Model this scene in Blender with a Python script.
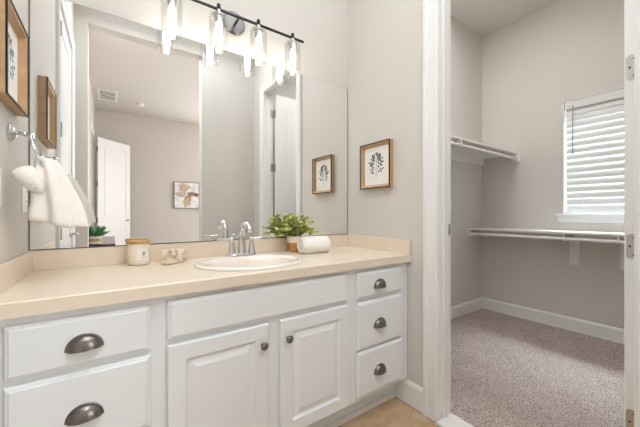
import bpy, bmesh, math, random
from mathutils import Vector, Matrix, noise
for o in list(bpy.data.objects): bpy.data.objects.remove(o)
S = bpy.context.scene; C = S.collection
PI = math.pi; rad = math.radians
random.seed(7)

# ------------------------------------------------------------------ camera, world, lights, exposure
cam_d = bpy.data.cameras.new('camera'); cam = bpy.data.objects.new('camera', cam_d); C.objects.link(cam)
cam_d.sensor_width = 36.0; cam_d.lens = 36.0*297.64/640; cam_d.clip_start = 0.02
cam.location = (0.2752, -1.65, 1.087); cam.rotation_euler = (rad(90), 0, rad(-34.937))
S.camera = cam
S.view_settings.view_transform = 'Standard'; S.view_settings.look = 'None'
S.view_settings.exposure = 0.14; S.view_settings.gamma = 1.0; S.view_settings.use_curve_mapping = False
S.cycles.use_denoising = True
S.cycles.max_bounces = 14; S.cycles.diffuse_bounces = 6; S.cycles.glossy_bounces = 6
S.cycles.transparent_max_bounces = 16; S.cycles.transmission_bounces = 8
S.cycles.sample_clamp_indirect = 6.0
W = bpy.data.worlds.new('daylight'); S.world = W; W.use_nodes = True
W.node_tree.nodes['Background'].inputs[0].default_value = (0.80, 0.90, 1.0, 1)
W.node_tree.nodes['Background'].inputs[1].default_value = 0.6

def area(name, loc, rot, size, sizey, power, color):
    d = bpy.data.lights.new(name, 'AREA'); d.shape = 'RECTANGLE'; d.size = size; d.size_y = sizey
    d.energy = power; d.color = color
    o = bpy.data.objects.new(name, d); C.objects.link(o); o.location = loc; o.rotation_euler = rot
    return o
WARM = (1.0, 0.93, 0.83); NEUT = (1.0, 0.975, 0.945); COOL = (0.80, 0.90, 1.0)
area('bathroom_ceiling_fill', (0.83, -0.90, 3.07), (0, 0, 0), 1.5, 1.5, 7, (0.87, 0.94, 1.0))  # added soft overhead fill for the bathroom, no fixture there
area('bathroom_tilted_fill', (0.80, -1.30, 3.04), (rad(20), 0, 0), 1.2, 0.4, 14, (0.87, 0.94, 1.0))  # extra unseen panel tilted at the vanity to lift the cabinet fronts
area('bedroom_opening_fill', (0.62, -2.16, 3.08), (rad(14), 0, 0), 0.95, 0.36, 24, (0.87, 0.94, 1.0))  # added fill hidden behind the header, lights vanity fronts through the opening
area('bedroom_far_fill', (3.1, -5.5, 1.6), (rad(90), 0, 0), 1.6, 1.8, 82, (0.92, 0.96, 1.0))  # added fill for the left wall and drawers; the bedroom has no window here
area('closet_ceiling_fill', (2.45, -0.55, 3.07), (0, 0, 0), 0.6, 0.9, 13, (0.97, 0.98, 1.0))  # invented overhead fill that brightens the closet, out of view
area('closet_entry_fill', (1.98, -0.40, 3.07), (0, 0, 0), 0.3, 0.6, 6, (0.97, 0.98, 1.0))  # second added closet fill, meant for the wall under the shelf
area('closet_window_daylight', (4.85, -1.09, 4.4), (0, rad(24), 0), 1.6, 1.6, 4600, COOL)
area('bedroom_side_fill', (4.35, -3.8, 1.6), (0, rad(90), 0), 1.8, 2.4, 54, (0.95, 0.97, 1.0))  # made-up side light for the mirrored bedroom; the wall behind is solid
BULB = 15.0

# ------------------------------------------------------------------ materials
def mat(name, color, rough=0.5, metal=0.0, bump=0.0, bscale=200.0, spec=0.5, var=0.0, vscale=8.0, coat=0.0, sheen=0.0):
    m = bpy.data.materials.new(name); m.use_nodes = True; nt = m.node_tree; b = nt.nodes['Principled BSDF']
    b.inputs['Base Color'].default_value = (*color, 1); b.inputs['Roughness'].default_value = rough
    b.inputs['Metallic'].default_value = metal; b.inputs['Specular IOR Level'].default_value = spec
    b.inputs['Coat Weight'].default_value = coat
    b.inputs['Sheen Weight'].default_value = sheen
    tc = nt.nodes.new('ShaderNodeTexCoord')
    if bump:
        n = nt.nodes.new('ShaderNodeTexNoise'); n.inputs['Scale'].default_value = bscale; n.inputs['Detail'].default_value = 3
        bp = nt.nodes.new('ShaderNodeBump'); bp.inputs['Strength'].default_value = bump; bp.inputs['Distance'].default_value = 0.002
        nt.links.new(tc.outputs['Object'], n.inputs['Vector']); nt.links.new(n.outputs[0], bp.inputs['Height']); nt.links.new(bp.outputs[0], b.inputs['Normal'])
    if var:
        n = nt.nodes.new('ShaderNodeTexNoise'); n.inputs['Scale'].default_value = vscale; n.inputs['Detail'].default_value = 4
        r = nt.nodes.new('ShaderNodeValToRGB')
        r.color_ramp.elements[0].position = 0.3; r.color_ramp.elements[1].position = 0.7
        r.color_ramp.elements[0].color = (*[c*(1-var) for c in color], 1); r.color_ramp.elements[1].color = (*[min(1, c*(1+var)) for c in color], 1)
        nt.links.new(tc.outputs['Object'], n.inputs['Vector']); nt.links.new(n.outputs[0], r.inputs[0]); nt.links.new(r.outputs[0], b.inputs['Base Color'])
    return m
def srgb(r, g, b):
    f = lambda c: (c/255/12.92) if c/255 <= 0.04045 else ((c/255+0.055)/1.055)**2.4
    return (f(r), f(g), f(b))
M = {}
M['wall'] = mat('wall_paint', srgb(210, 205, 198), 0.6, bump=0.6, bscale=75, spec=0.3)
M['ceil'] = mat('ceiling_paint', srgb(214, 209, 203), 0.8, bump=0.3, bscale=60, spec=0.2)
M['trim'] = mat('trim_paint', srgb(231, 230, 228), 0.35, spec=0.4)
M['cab'] = mat('cabinet_paint', srgb(227, 230, 231), 0.35, spec=0.4)
M['gap'] = mat('dark_gap', srgb(70, 66, 62), 0.9)
M['counter'] = mat('cream_laminate', srgb(229, 214, 194), 0.28, var=0.02, vscale=30)
M['porcelain'] = mat('bisque_porcelain', srgb(238, 228, 216), 0.12, coat=0.3)
M['chrome'] = mat('chrome', (0.70, 0.70, 0.71), 0.08, 1.0)
M['nickel'] = mat('satin_nickel', (0.46, 0.445, 0.42), 0.3, 1.0)
M['pewter'] = mat('antique_pewter', (0.22, 0.20, 0.185), 0.33, 1.0)
M['plate'] = mat('brushed_pewter', (0.15, 0.14, 0.135), 0.35, 1.0)
M['black'] = mat('black_metal', (0.018, 0.017, 0.016), 0.35, 0.6)
M['mirror'] = mat('mirror_silver', (0.93, 0.935, 0.93), 0.0, 1.0)
M['mirror_edge'] = mat('mirror_edge', (0.10, 0.095, 0.09), 0.4, 0.3)
M['wood'] = mat('gold_wood', srgb(182, 148, 108), 0.45, var=0.12, vscale=25)
M['lidwood'] = mat('lid_wood', srgb(196, 152, 92), 0.45, var=0.12, vscale=30)
M['potwood'] = mat('pot_wood', srgb(188, 132, 76), 0.5, var=0.15, vscale=40)
M['paper'] = mat('paper', srgb(240, 236, 230), 0.8)
M['ink'] = mat('ink', srgb(74, 76, 84), 0.8)
M['inkblue'] = mat('ink_blue', srgb(112, 128, 146), 0.8)
M['towel'] = mat('terry_cloth', srgb(240, 235, 228), 0.95, bump=0.9, bscale=260, spec=0.1, sheen=0.2)
M['plastic'] = mat('white_plastic', srgb(236, 234, 230), 0.35)
M['candle'] = mat('frosted_cream_glass', srgb(236, 224, 203), 0.35)
M['soil'] = mat('soil', srgb(60, 50, 40), 0.9)
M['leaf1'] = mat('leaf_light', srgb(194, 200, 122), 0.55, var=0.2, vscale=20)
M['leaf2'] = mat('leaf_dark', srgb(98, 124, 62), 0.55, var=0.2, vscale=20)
M['succ'] = mat('succulent_green', srgb(60, 120, 70), 0.5, var=0.25, vscale=30)
M['dark_wood'] = mat('dark_wood', srgb(72, 56, 48), 0.25, var=0.2, vscale=12)
M['white_lam'] = mat('shelf_laminate', srgb(233, 230, 226), 0.4)
M['blind'] = mat('blind_vinyl', srgb(220, 220, 218), 0.4)
M['wand'] = mat('blind_wand', srgb(150, 150, 148), 0.3)
M['thresh'] = mat('white_marble', srgb(228, 224, 220), 0.25, var=0.03, vscale=12)
M['gold'] = mat('gold_leaf', srgb(200, 178, 130), 0.5, 0.15)
M['bulb'] = bpy.data.materials.new('lit_bulb'); M['bulb'].use_nodes = True
_b = M['bulb'].node_tree.nodes['Principled BSDF']; _b.inputs['Emission Color'].default_value = (1, 0.95, 0.89, 1); _b.inputs['Emission Strength'].default_value = BULB
# thin clear glass: mostly see-through with a fresnel sheen
def thin_glass(name, tint, gl=0.05, edge=0.6):
    m = bpy.data.materials.new(name); m.use_nodes = True; nt = m.node_tree; nt.nodes.clear()
    o = nt.nodes.new('ShaderNodeOutputMaterial'); mx = nt.nodes.new('ShaderNodeMixShader'); t = nt.nodes.new('ShaderNodeBsdfTransparent')
    g = nt.nodes.new('ShaderNodeBsdfGlossy'); lw = nt.nodes.new('ShaderNodeLayerWeight'); mr = nt.nodes.new('ShaderNodeMapRange')
    t.inputs[0].default_value = (*tint, 1); g.inputs['Roughness'].default_value = 0.05
    lw.inputs['Blend'].default_value = 0.25
    mr.inputs['To Min'].default_value = gl; mr.inputs['To Max'].default_value = edge
    nt.links.new(lw.outputs['Facing'], mr.inputs['Value']); nt.links.new(mr.outputs[0], mx.inputs[0])
    nt.links.new(t.outputs[0], mx.inputs[1]); nt.links.new(g.outputs[0], mx.inputs[2]); nt.links.new(mx.outputs[0], o.inputs[0])
    return m
M['glass'] = thin_glass('clear_shade_glass', (0.97, 0.97, 0.965), 0.035, 0.38)
M['pane'] = thin_glass('window_glass', (0.95, 0.97, 0.97), 0.03, 0.4)

def carpet_mat():
    m = bpy.data.materials.new('carpet_pile'); m.use_nodes = True; nt = m.node_tree; b = nt.nodes['Principled BSDF']
    tc = nt.nodes.new('ShaderNodeTexCoord'); b.inputs['Roughness'].default_value = 1; b.inputs['Specular IOR Level'].default_value = 0.1
    n = nt.nodes.new('ShaderNodeTexNoise'); n.inputs['Scale'].default_value = 170; n.inputs['Detail'].default_value = 4; n.inputs['Roughness'].default_value = 0.7
    r = nt.nodes.new('ShaderNodeValToRGB'); e = r.color_ramp.elements
    e[0].position = 0.40; e[0].color = (*srgb(126, 108, 99), 1); e[1].position = 0.60; e[1].color = (*srgb(223, 209, 201), 1)
    n2 = nt.nodes.new('ShaderNodeTexNoise'); n2.inputs['Scale'].default_value = 5; n2.inputs['Detail'].default_value = 3
    mx = nt.nodes.new('ShaderNodeMix'); mx.data_type = 'RGBA'; mx.blend_type = 'MULTIPLY'; mx.inputs[0].default_value = 0.6
    r2 = nt.nodes.new('ShaderNodeValToRGB'); r2.color_ramp.elements[0].position = 0.35; r2.color_ramp.elements[1].position = 0.65
    r2.color_ramp.elements[0].color = (0.86, 0.84, 0.83, 1); r2.color_ramp.elements[1].color = (1, 1, 1, 1)
    bp = nt.nodes.new('ShaderNodeBump'); bp.inputs['Strength'].default_value = 0.7; bp.inputs['Distance'].default_value = 0.008
    L = nt.links.new
    L(tc.outputs['Object'], n.inputs['Vector']); L(tc.outputs['Object'], n2.inputs['Vector']); L(n.outputs[0], r.inputs[0]); L(n2.outputs[0], r2.inputs[0])
    L(r.outputs[0], mx.inputs[6]); L(r2.outputs[0], mx.inputs[7]); L(mx.outputs[2], b.inputs['Base Color'])
    L(n.outputs[0], bp.inputs['Height']); L(bp.outputs[0], b.inputs['Normal'])
    return m
M['carpet'] = carpet_mat()
def tile_mat():
    m = bpy.data.materials.new('travertine_tile'); m.use_nodes = True; nt = m.node_tree; b = nt.nodes['Principled BSDF']
    tc = nt.nodes.new('ShaderNodeTexCoord'); b.inputs['Roughness'].default_value = 0.35
    n = nt.nodes.new('ShaderNodeTexNoise'); n.inputs['Scale'].default_value = 9; n.inputs['Detail'].default_value = 6; n.inputs['Roughness'].default_value = 0.65
    r = nt.nodes.new('ShaderNodeValToRGB'); e = r.color_ramp.elements
    e[0].position = 0.3; e[0].color = (*srgb(172, 138, 104), 1); e[1].position = 0.7; e[1].color = (*srgb(208, 180, 148), 1)
    br = nt.nodes.new('ShaderNodeTexBrick'); br.offset = 0; br.inputs['Scale'].default_value = 1.0; br.inputs['Mortar Size'].default_value = 0.003
    br.inputs['Brick Width'].default_value = 0.45; br.inputs['Row Height'].default_value = 0.45
    br.inputs['Mortar'].default_value = (*srgb(170, 150, 128), 1)
    mp = nt.nodes.new('ShaderNodeMapping'); mp.inputs['Location'].default_value = (0.12, 0.30, 0)
    L = nt.links.new
    L(tc.outputs['Object'], n.inputs['Vector']); L(tc.outputs['Object'], mp.inputs['Vector']); L(mp.outputs[0], br.inputs['Vector']); L(n.outputs[0], r.inputs[0])
    L(r.outputs[0], br.inputs['Color1']); L(r.outputs[0], br.inputs['Color2']); L(br.outputs[0], b.inputs['Base Color'])
    return m
M['tile'] = tile_mat()
def terrazzo_mat():
    m = bpy.data.materials.new('flecked_soap'); m.use_nodes = True; nt = m.node_tree; b = nt.nodes['Principled BSDF']
    tc = nt.nodes.new('ShaderNodeTexCoord'); b.inputs['Roughness'].default_value = 0.6
    v = nt.nodes.new('ShaderNodeTexVoronoi'); v.inputs['Scale'].default_value = 78
    n = nt.nodes.new('ShaderNodeTexNoise'); n.inputs['Scale'].default_value = 40; n.inputs['Detail'].default_value = 2
    sp = nt.nodes.new('ShaderNodeSeparateColor')
    r = nt.nodes.new('ShaderNodeValToRGB'); r.color_ramp.interpolation = 'CONSTANT'; e = r.color_ramp.elements
    e[0].position = 0; e[0].color = (*srgb(236, 224, 206), 1); e[1].position = 0.54; e[1].color = (*srgb(204, 168, 130), 1)
    q = e.new(0.72); q.color = (*srgb(226, 206, 182), 1); q = e.new(0.83); q.color = (*srgb(120, 92, 76), 1); q = e.new(0.93); q.color = (*srgb(238, 230, 216), 1)
    ad = nt.nodes.new('ShaderNodeMixRGB'); ad.inputs[0].default_value = 0.04
    L = nt.links.new
    L(tc.outputs['Object'], ad.inputs[1]); L(n.outputs[1], ad.inputs[2]); L(ad.outputs[0], v.inputs['Vector']); L(v.outputs['Color'], sp.inputs[0]); L(sp.outputs[0], r.inputs[0]); L(r.outputs[0], b.inputs['Base Color'])
    return m
M['soap'] = terrazzo_mat()
def canvas_mat():
    m = bpy.data.materials.new('abstract_canvas'); m.use_nodes = True; nt = m.node_tree; b = nt.nodes['Principled BSDF']; L = nt.links.new
    b.inputs['Roughness'].default_value = 0.7
    tc = nt.nodes.new('ShaderNodeTexCoord'); n = nt.nodes.new('ShaderNodeTexNoise'); n.inputs['Scale'].default_value = 9; n.inputs['Detail'].default_value = 4
    r = nt.nodes.new('ShaderNodeValToRGB'); e = r.color_ramp.elements
    e[0].position = 0.35; e[0].color = (*srgb(206, 212, 220), 1); e[1].position = 0.54; e[1].color = (*srgb(238, 236, 236), 1)
    L(tc.outputs['Object'], n.inputs['Vector']); L(n.outputs[0], r.inputs[0]); L(r.outputs[0], b.inputs['Base Color'])
    return m
M['canvas'] = canvas_mat()
M['pinkpaint'] = mat('dusty_paint', srgb(196, 176, 172), 0.7, var=0.2, vscale=20)
M['brownpaint'] = mat('umber_paint', srgb(150, 122, 104), 0.7, var=0.25, vscale=25)

# ------------------------------------------------------------------ mesh helpers
def newbm(): return bmesh.new()
def obj(name, bm, mats, parent=None, smooth=False, loc=None, recalc=True):
    if recalc: bmesh.ops.recalc_face_normals(bm, faces=bm.faces)
    me = bpy.data.meshes.new(name); bm.to_mesh(me); bm.free()
    for m in (mats if isinstance(mats, (list, tuple)) else [mats]): me.materials.append(M[m])
    if smooth:
        for p in me.polygons: p.use_smooth = True
        me.set_sharp_from_angle(angle=rad(smooth if smooth is not True else 40))
    o = bpy.data.objects.new(name, me); C.objects.link(o)
    if parent: o.parent = parent
    if loc: o.location = loc
    return o
def tag(o, label, cat, group=None):
    o['label'] = label; o['category'] = cat
    if group: o['group'] = group
    return o
def thing(name, label, cat, loc=(0, 0, 0), rotz=0, group=None):
    o = bpy.data.objects.new(name, None); C.objects.link(o); o.location = loc; o.rotation_euler = (0, 0, rotz); o.empty_display_size = 0.05
    return tag(o, label, cat, group)
def struct(o, label=None):
    o['kind'] = 'structure'
    if label: o['label'] = label
    return o
def sroot(name, loc=(0, 0, 0)):
    o = bpy.data.objects.new(name, None); C.objects.link(o); o.location = loc; o['kind'] = 'structure'; return o
def box(bm, x0, x1, y0, y1, z0, z1, bev=0, mi=0, mtx=None, seg=2):
    t = bmesh.new(); bmesh.ops.create_cube(t, size=1)
    for v in t.verts:
        v.co = Vector(((x0+x1)/2+v.co.x*(x1-x0), (y0+y1)/2+v.co.y*(y1-y0), (z0+z1)/2+v.co.z*(z1-z0)))
    if bev: bmesh.ops.bevel(t, geom=t.edges[:], offset=bev, segments=seg, profile=0.6, affect='EDGES')
    merge(bm, t, mi, mtx)
def merge(bm, t, mi=0, mtx=None):
    if mtx: bmesh.ops.transform(t, matrix=mtx, verts=t.verts)
    mp = {v: bm.verts.new(v.co) for v in t.verts}
    for f in t.faces:
        try:
            g = bm.faces.new([mp[v] for v in f.verts]); g.material_index = mi; g.smooth = f.smooth
        except ValueError: pass
    t.free()
def loft(bm, rings, closed=True, cap0=True, cap1=True, mi=0, loop=False):
    vs = [[bm.verts.new(p) for p in r] for r in rings]; n = len(rings[0])
    pairs = list(zip(vs[:-1], vs[1:])) + ([(vs[-1], vs[0])] if loop else [])
    for a, b in pairs:
        for i in range(n if closed else n-1):
            j = (i+1) % n
            f = bm.faces.new((a[i], a[j], b[j], b[i])); f.material_index = mi
    if cap0 and closed and not loop: bm.faces.new(vs[0][::-1]).material_index = mi
    if cap1 and closed and not loop: bm.faces.new(vs[-1]).material_index = mi
def lathe(bm, prof, n=32, mtx=None, mi=0, cap0=True, cap1=True):
    t = bmesh.new()
    loft(t, [[Vector((max(r, 1e-5)*math.cos(2*PI*i/n), max(r, 1e-5)*math.sin(2*PI*i/n), z)) for i in range(n)] for r, z in prof], cap0=cap0, cap1=cap1)
    merge(bm, t, mi, mtx)
def tube(bm, pts, r, n=12, mi=0, loop=False):
    pts = [Vector(p) for p in pts]; R = r if isinstance(r, (list, tuple)) else [r]*len(pts)
    rings = []; up = None
    for i, p in enumerate(pts):
        a = pts[i-1] if (i or loop) else p; b = pts[(i+1) % len(pts)] if (i < len(pts)-1 or loop) else p
        d = (b-a).normalized()
        if up is None: up = d.orthogonal().normalized()
        up = (up - d*up.dot(d)).normalized(); s = d.cross(up)
        rings.append([p+(up*math.cos(2*PI*k/n)+s*math.sin(2*PI*k/n))*R[i] for k in range(n)])
    loft(bm, rings, mi=mi, loop=loop)
def bez(p0, p1, p2, p3, n=12):
    p0, p1, p2, p3 = map(Vector, (p0, p1, p2, p3))
    return [p0*(1-t)**3+p1*3*t*(1-t)**2+p2*3*t*t*(1-t)+p3*t**3 for t in [i/n for i in range(n+1)]]
ROTX = Matrix.Rotation(rad(90), 4, 'X')       # local z -> -y (faces the room from the mirror wall)
def at(x, y, z): return Matrix.Translation((x, y, z))

# ------------------------------------------------------------------ setting
RW, RW2 = 1.67, 1.78            # right wall faces
JF, JN, HD = -0.734, -1.447, 2.435   # closet opening: far jamb, near jamb, head
CEIL = 3.11
BX, FX = -1.75, -1.87           # wall behind the camera
CX = 3.74                       # closet far wall
def boxes(name, lst, m, kind=True, bev=0, parent=None):
    bm = newbm()
    for b in lst: box(bm, *b, bev=bev)
    o = obj(name, bm, m, parent)
    if kind and not parent: struct(o)
    return o
boxes('wall_back', [(-0.12, RW, 0.0, 0.12, 0, CEIL)], 'wall')
boxes('wall_left', [(-0.12, 0, -0.80, 0.0, 0, CEIL), (-0.12, 0, -1.53, -0.80, 2.44, CEIL), (-0.12, 0, BX, -1.53, 0, CEIL)], 'wall')
boxes('wall_right', [(RW, RW2, JF+0.018, 0.077, 0, CEIL), (RW, RW2, BX, JN-0.018, 0, CEIL), (RW, RW2, JN-0.018, JF+0.018, HD+0.018, CEIL)], 'wall')
boxes('wall_front', [(-0.12, 0.097, FX, BX, 0, CEIL), (1.075, CX+0.12, FX, BX, 0, CEIL), (0.097, 1.075, FX, BX, 2.80, CEIL)], 'wall')
boxes('wall_closet_left', [(RW2, CX+0.12, 0.077, 0.2, 0, CEIL)], 'wall')
WY0, WY1, WZ0, WZ1 = -1.52, -0.668, 1.085, 2.13   # closet window opening
boxes('wall_closet_far', [(CX, CX+0.12, WY1, 0.077, 0, CEIL), (CX, CX+0.12, BX, WY0, 0, CEIL), (CX, CX+0.12, WY0, WY1, 0, WZ0), (CX, CX+0.12, WY0, WY1, WZ1, CEIL)], 'wall')
boxes('ceiling', [(-0.12, CX+0.12, FX, 0.2, CEIL, CEIL+0.1)], 'ceil')
boxes('floor', [(-0.12, RW-0.02, FX, 0.12, -0.1, 0)], 'tile')
# bedroom behind the camera, seen in the mirror
BF = -5.6
boxes('wall_bedroom_far', [(-0.12, 4.62, BF-0.12, BF, 0, CEIL)], 'wall')
boxes('wall_bedroom_left', [(-0.12, 0, -4.10, FX, 0, CEIL), (-0.12, 0, BF, -4.84, 0, CEIL), (-0.12, 0, -4.84, -4.10, 2.44, CEIL)], 'wall')
boxes('wall_bedroom_right', [(4.5, 4.62, BF, FX, 0, CEIL)], 'wall')
boxes('wall_bedroom_front', [(CX+0.12, 4.5, FX, BX, 0, CEIL)], 'wall')
boxes('wall_hall', [(-1.32, -1.2, BF, -3.5, 0, CEIL), (-1.2, -0.12, -3.62, -3.5, 0, CEIL), (-1.2, -0.12, BF-0.12, BF, 0, CEIL), (-1.32, -0.12, BF, -3.5, CEIL, CEIL+0.1), (-1.32, -0.12, BF, -3.5, -0.1, 0.0)], 'wall')
boxes('ceiling_bedroom', [(-0.12, 4.62, BF-0.12, FX, CEIL, CEIL+0.1)], 'ceil')
boxes('floor_bedroom', [(-0.12, 4.62, BF-0.12, FX, -0.1, 0)], 'carpet')
# closet carpet with real pile relief
def carpet():
    bm = newbm(); nx, ny = 150, 140; x0, x1, y0, y1 = 1.765, CX, BX, 0.077
    vs = [[bm.verts.new((x0+(x1-x0)*i/nx, y0+(y1-y0)*j/ny, 0.008+0.006*random.random()*(0.3+0.7*noise.noise((i*0.13, j*0.13, 0))**2+0.5))) for i in range(nx+1)] for j in range(ny+1)]
    for j in range(ny):
        for i in range(nx): bm.faces.new((vs[j][i], vs[j][i+1], vs[j+1][i+1], vs[j+1][i])).smooth = True
    low = [bm.verts.new(p) for p in ((x0, y0, -0.1), (x1, y0, -0.1), (x1, y1, -0.1), (x0, y1, -0.1))]
    bm.faces.new(low[::-1])
    for a, edge in (((0, 1), vs[0]), ((1, 2), [r[-1] for r in vs]), ((2, 3), vs[-1][::-1]), ((3, 0), [r[0] for r in vs][::-1])):
        bm.faces.new([low[a[0]], low[a[1]]]+edge[::-1])
    return struct(obj('floor_closet', bm, 'carpet'))
carpet()
boxes('trim_threshold', [(RW-0.025, RW2-0.005, JN, JF, -0.02, 0.012)], 'thresh', bev=0.003)

# baseboards
def baseboard(name, p, q, nrm, h=0.132):
    """straight run from p to q on the floor with the moulding facing nrm"""
    prof = [(0, 0), (0.013, 0), (0.013, h-0.02), (0.010, h-0.012), (0.006, h-0.004), (0, h)]
    p, q, n = Vector((*p, 0)), Vector((*q, 0)), Vector((*nrm, 0)); bm = newbm()
    loft(bm, [[e+n*a+Vector((0, 0, b)) for a, b in prof] for e in (p, q)])
    return struct(obj(name, bm, 'trim'))
baseboard('baseboard_right', (RW, -0.645), (RW, -0.40), (-1, 0))
baseboard('baseboard_closet_far', (CX, BX), (CX, 0.077), (-1, 0))
baseboard('baseboard_closet_left', (RW2, 0.077), (CX, 0.077), (0, -1))
baseboard('baseboard_left', (0, -0.71), (0, -0.55), (1, 0))
baseboard('baseboard_bedroom', (0, BF), (4.5, BF), (0, 1))

# casing: a stepped flat moulding round an opening in a wall of constant x, facing sx
def casing(name, x, sx, ya, yb, head, w=0.088):
    bm = newbm(); ya, yb = max(ya, yb), min(ya, yb)
    pr = [(0.004, 0), (0.004, 0.010), (0.012, 0.013), (0.060, 0.015), (0.066, 0.019), (w-0.004, 0.019), (w, 0.015), (w, 0)]
    path = lambda d: [Vector((0, ya+d, 0)), Vector((0, ya+d, head+d)), Vector((0, yb-d, head+d)), Vector((0, yb-d, 0))]
    cols = [[Vector((x+sx*t, p.y, p.z)) for d, t in pr for p in [path(d)[k]]] for k in range(4)]
    loft(bm, cols)
    return struct(obj(name, bm, 'trim'))
tr = casing('trim_1', RW, -1, JF, JN, HD)
bm = newbm()
for y0, y1 in ((JF, JF+0.018), (JN-0.018, JN)): box(bm, RW-0.001, RW2, y0, y1, 0, HD+0.018)
box(bm, RW-0.001, RW2, JN, JF, HD, HD+0.018)
for y0, y1 in ((JF-0.011, JF), (JN, JN+0.011)): box(bm, RW+0.030, RW+0.068, y0, y1, 0, HD, bev=0.002)
box(bm, RW+0.030, RW+0.068, JN, JF, HD-0.011, HD)
obj('jamb', bm, 'trim', tr)
bm = newbm(); box(bm, RW+0.073, RW+0.104, JF-0.0015, JF+0.001, 0.97, 1.03, bev=0.0006); obj('strike_plate', bm, 'nickel', tr)['label'] = 'satin nickel strike plate'

# doors -------------------------------------------------------------------------------------
def panel_door(name, wdt, hgt, panels, th=0.035, hinges=(2.215, 1.607, 0.97, 0.345), leaf_gap=0.0, handle=True, knob_z=0.96):
    """slab in local coords: hinge edge at local x=0, runs +x, thickness 0..th along +y"""
    root = sroot(name); bm = newbm()
    box(bm, 0, wdt, 0.004, th-0.004, 0.012, hgt)
    for ys, yo in ((0.004, 0.0), (th-0.004, th)):
        # frame of stiles and rails standing proud of recessed raised panels
        y0, y1 = min(ys, yo), max(ys, yo)
        xs = 0.11
        zz = [0.012]+[v for p in panels for v in p]+[hgt]
        box(bm, 0, xs, y0, y1, 0.012, hgt); box(bm, wdt-xs, wdt, y0, y1, 0.012, hgt)
        for a, b in zip(zz[0::2], zz[1::2]): box(bm, xs, wdt-xs, y0, y1, a, b)
        for a, b in panels: box(bm, xs+0.03, wdt-xs-0.03, y0, y1, a+0.03, b-0.03, bev=0.0019, seg=1)
    obj('slab', bm, 'trim', root)
    for z in hinges:
        b2 = newbm()
        # leaf let into the hinge edge, rounded on its free side, with three screws; knuckle barrel at the back corner
        pts = []
        hw, hh, rr = 0.027, 0.0445, 0.012
        y_in = th-0.007-hw+0.0
        for cx_, cz_, a0 in ((0.004+rr, hh-rr, 90), (0.004+rr, -hh+rr, 180)):
            for k in range(7):
                a = rad(a0+15*k); pts.append((cx_+rr*math.cos(a), cz_+rr*math.sin(a)))
        pts += [(th-0.001, -hh), (th-0.001, hh)]
        ring = lambda xx: [Vector((xx, p, z+q)) for p, q in pts]
        # local x is along the slab so the leaf lies on the plane x=0; its width runs in y toward the barrel side
        loft(b2, [ring(-0.0016), ring(0.0005)])
        lathe(b2, [(0.0065, -hh), (0.0065, hh)], 12, at(-0.004, th+0.005, z))
        for q, sgn in ((-0.030, 0), (0.0, 1), (0.030, 0)):
            lathe(b2, [(0.0038, 0), (0.0038, 0.0008), (0.0012, 0.0010)], 10, at(-0.0016, 0.014+(0.0 if sgn else 0.011), z+q) @ Matrix.Rotation(rad(-90), 4, 'Y'), mi=1)
        if leaf_gap: box(b2, -0.046, -0.004, th+leaf_gap-0.0025, th+leaf_gap-0.0002, z-hh, z+hh)
        h = obj('hinge', b2, ['nickel', 'gap'], root)
    if handle:
        for ys, s in ((0, -1), (th, 1)):
            b2 = newbm(); X = wdt-0.06
            lathe(b2, [(0.032, 0), (0.032, 0.006), (0.026, 0.010), (0.011, 0.012), (0.010, 0.05), (0.0, 0.05)], 24, at(X, ys, knob_z) @ Matrix.Rotation(rad(90 if s < 0 else -90), 4, 'X'))
            tube(b2, [(X, ys+s*0.048, knob_z), (X-0.03, ys+s*0.052, knob_z), (X-0.07, ys+s*0.050, knob_z), (X-0.115, ys+s*0.046, knob_z)], [0.009, 0.009, 0.008, 0.006], 12)
            obj('lever_handle', b2, 'nickel', root, smooth=True)
    return root
PAN = [(0.20, 0.86), (1.00, 2.30)]
# closet door, folded back 90 degrees into the closet: the hinge edge faces the bathroom
d1 = panel_door('door_1', 0.705, 2.425, PAN, leaf_gap=0.0135)
# local +x -> world +x, thickness -> -y: mirror the thickness by rotating about x is not wanted, so flip via scale on y
d1.location = (RW2+0.010, -1.3985, 0.0); d1.scale = (1, -1, 1)
d1['label'] = 'white closet door folded back, its hinge edge facing the bathroom'
# door in the left wall, shut
d2 = panel_door('door_2', 0.722, 2.425, PAN, hinges=(), knob_z=0.925)
d2.location = (-0.036, -0.804, 0.0); d2.rotation_euler = (0, 0, rad(-90))
tl = casing('trim_2', 0.0, 1, -0.80, -1.53, 2.44)
bm = newbm()
for y0, y1 in ((-0.803, -0.80), (-1.53, -1.527)): box(bm, -0.12, 0.001, y0, y1, 0, 2.44)
box(bm, -0.12, 0.001, -1.53, -0.80, 2.437, 2.44); obj('jamb', bm, 'trim', tl)
for z in (2.26, 1.62, 0.965, 0.34):
    b2 = newbm(); lathe(b2, [(0.0075, -0.045), (0.0075, 0.045)], 12, at(0.009, -0.845, z)); box(b2, 0.0, 0.004, -0.865, -0.83, z-0.044, z+0.044)
    obj('hinge', b2, 'nickel', d2).matrix_parent_inverse = Matrix.Translation(d2.location).to_4x4().inverted() if False else (Matrix.Translation(d2.location) @ Matrix.Rotation(rad(-90), 4, 'Z')).inverted()
# bedroom door standing open
d3 = panel_door('door_3', 0.705, 2.425, PAN)
d3.location = (0.045, -4.86, 0.0); d3.rotation_euler = (0, 0, rad(-45))
casing('trim_3', 0.0, 1, -4.10, -4.84, 2.44)

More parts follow.
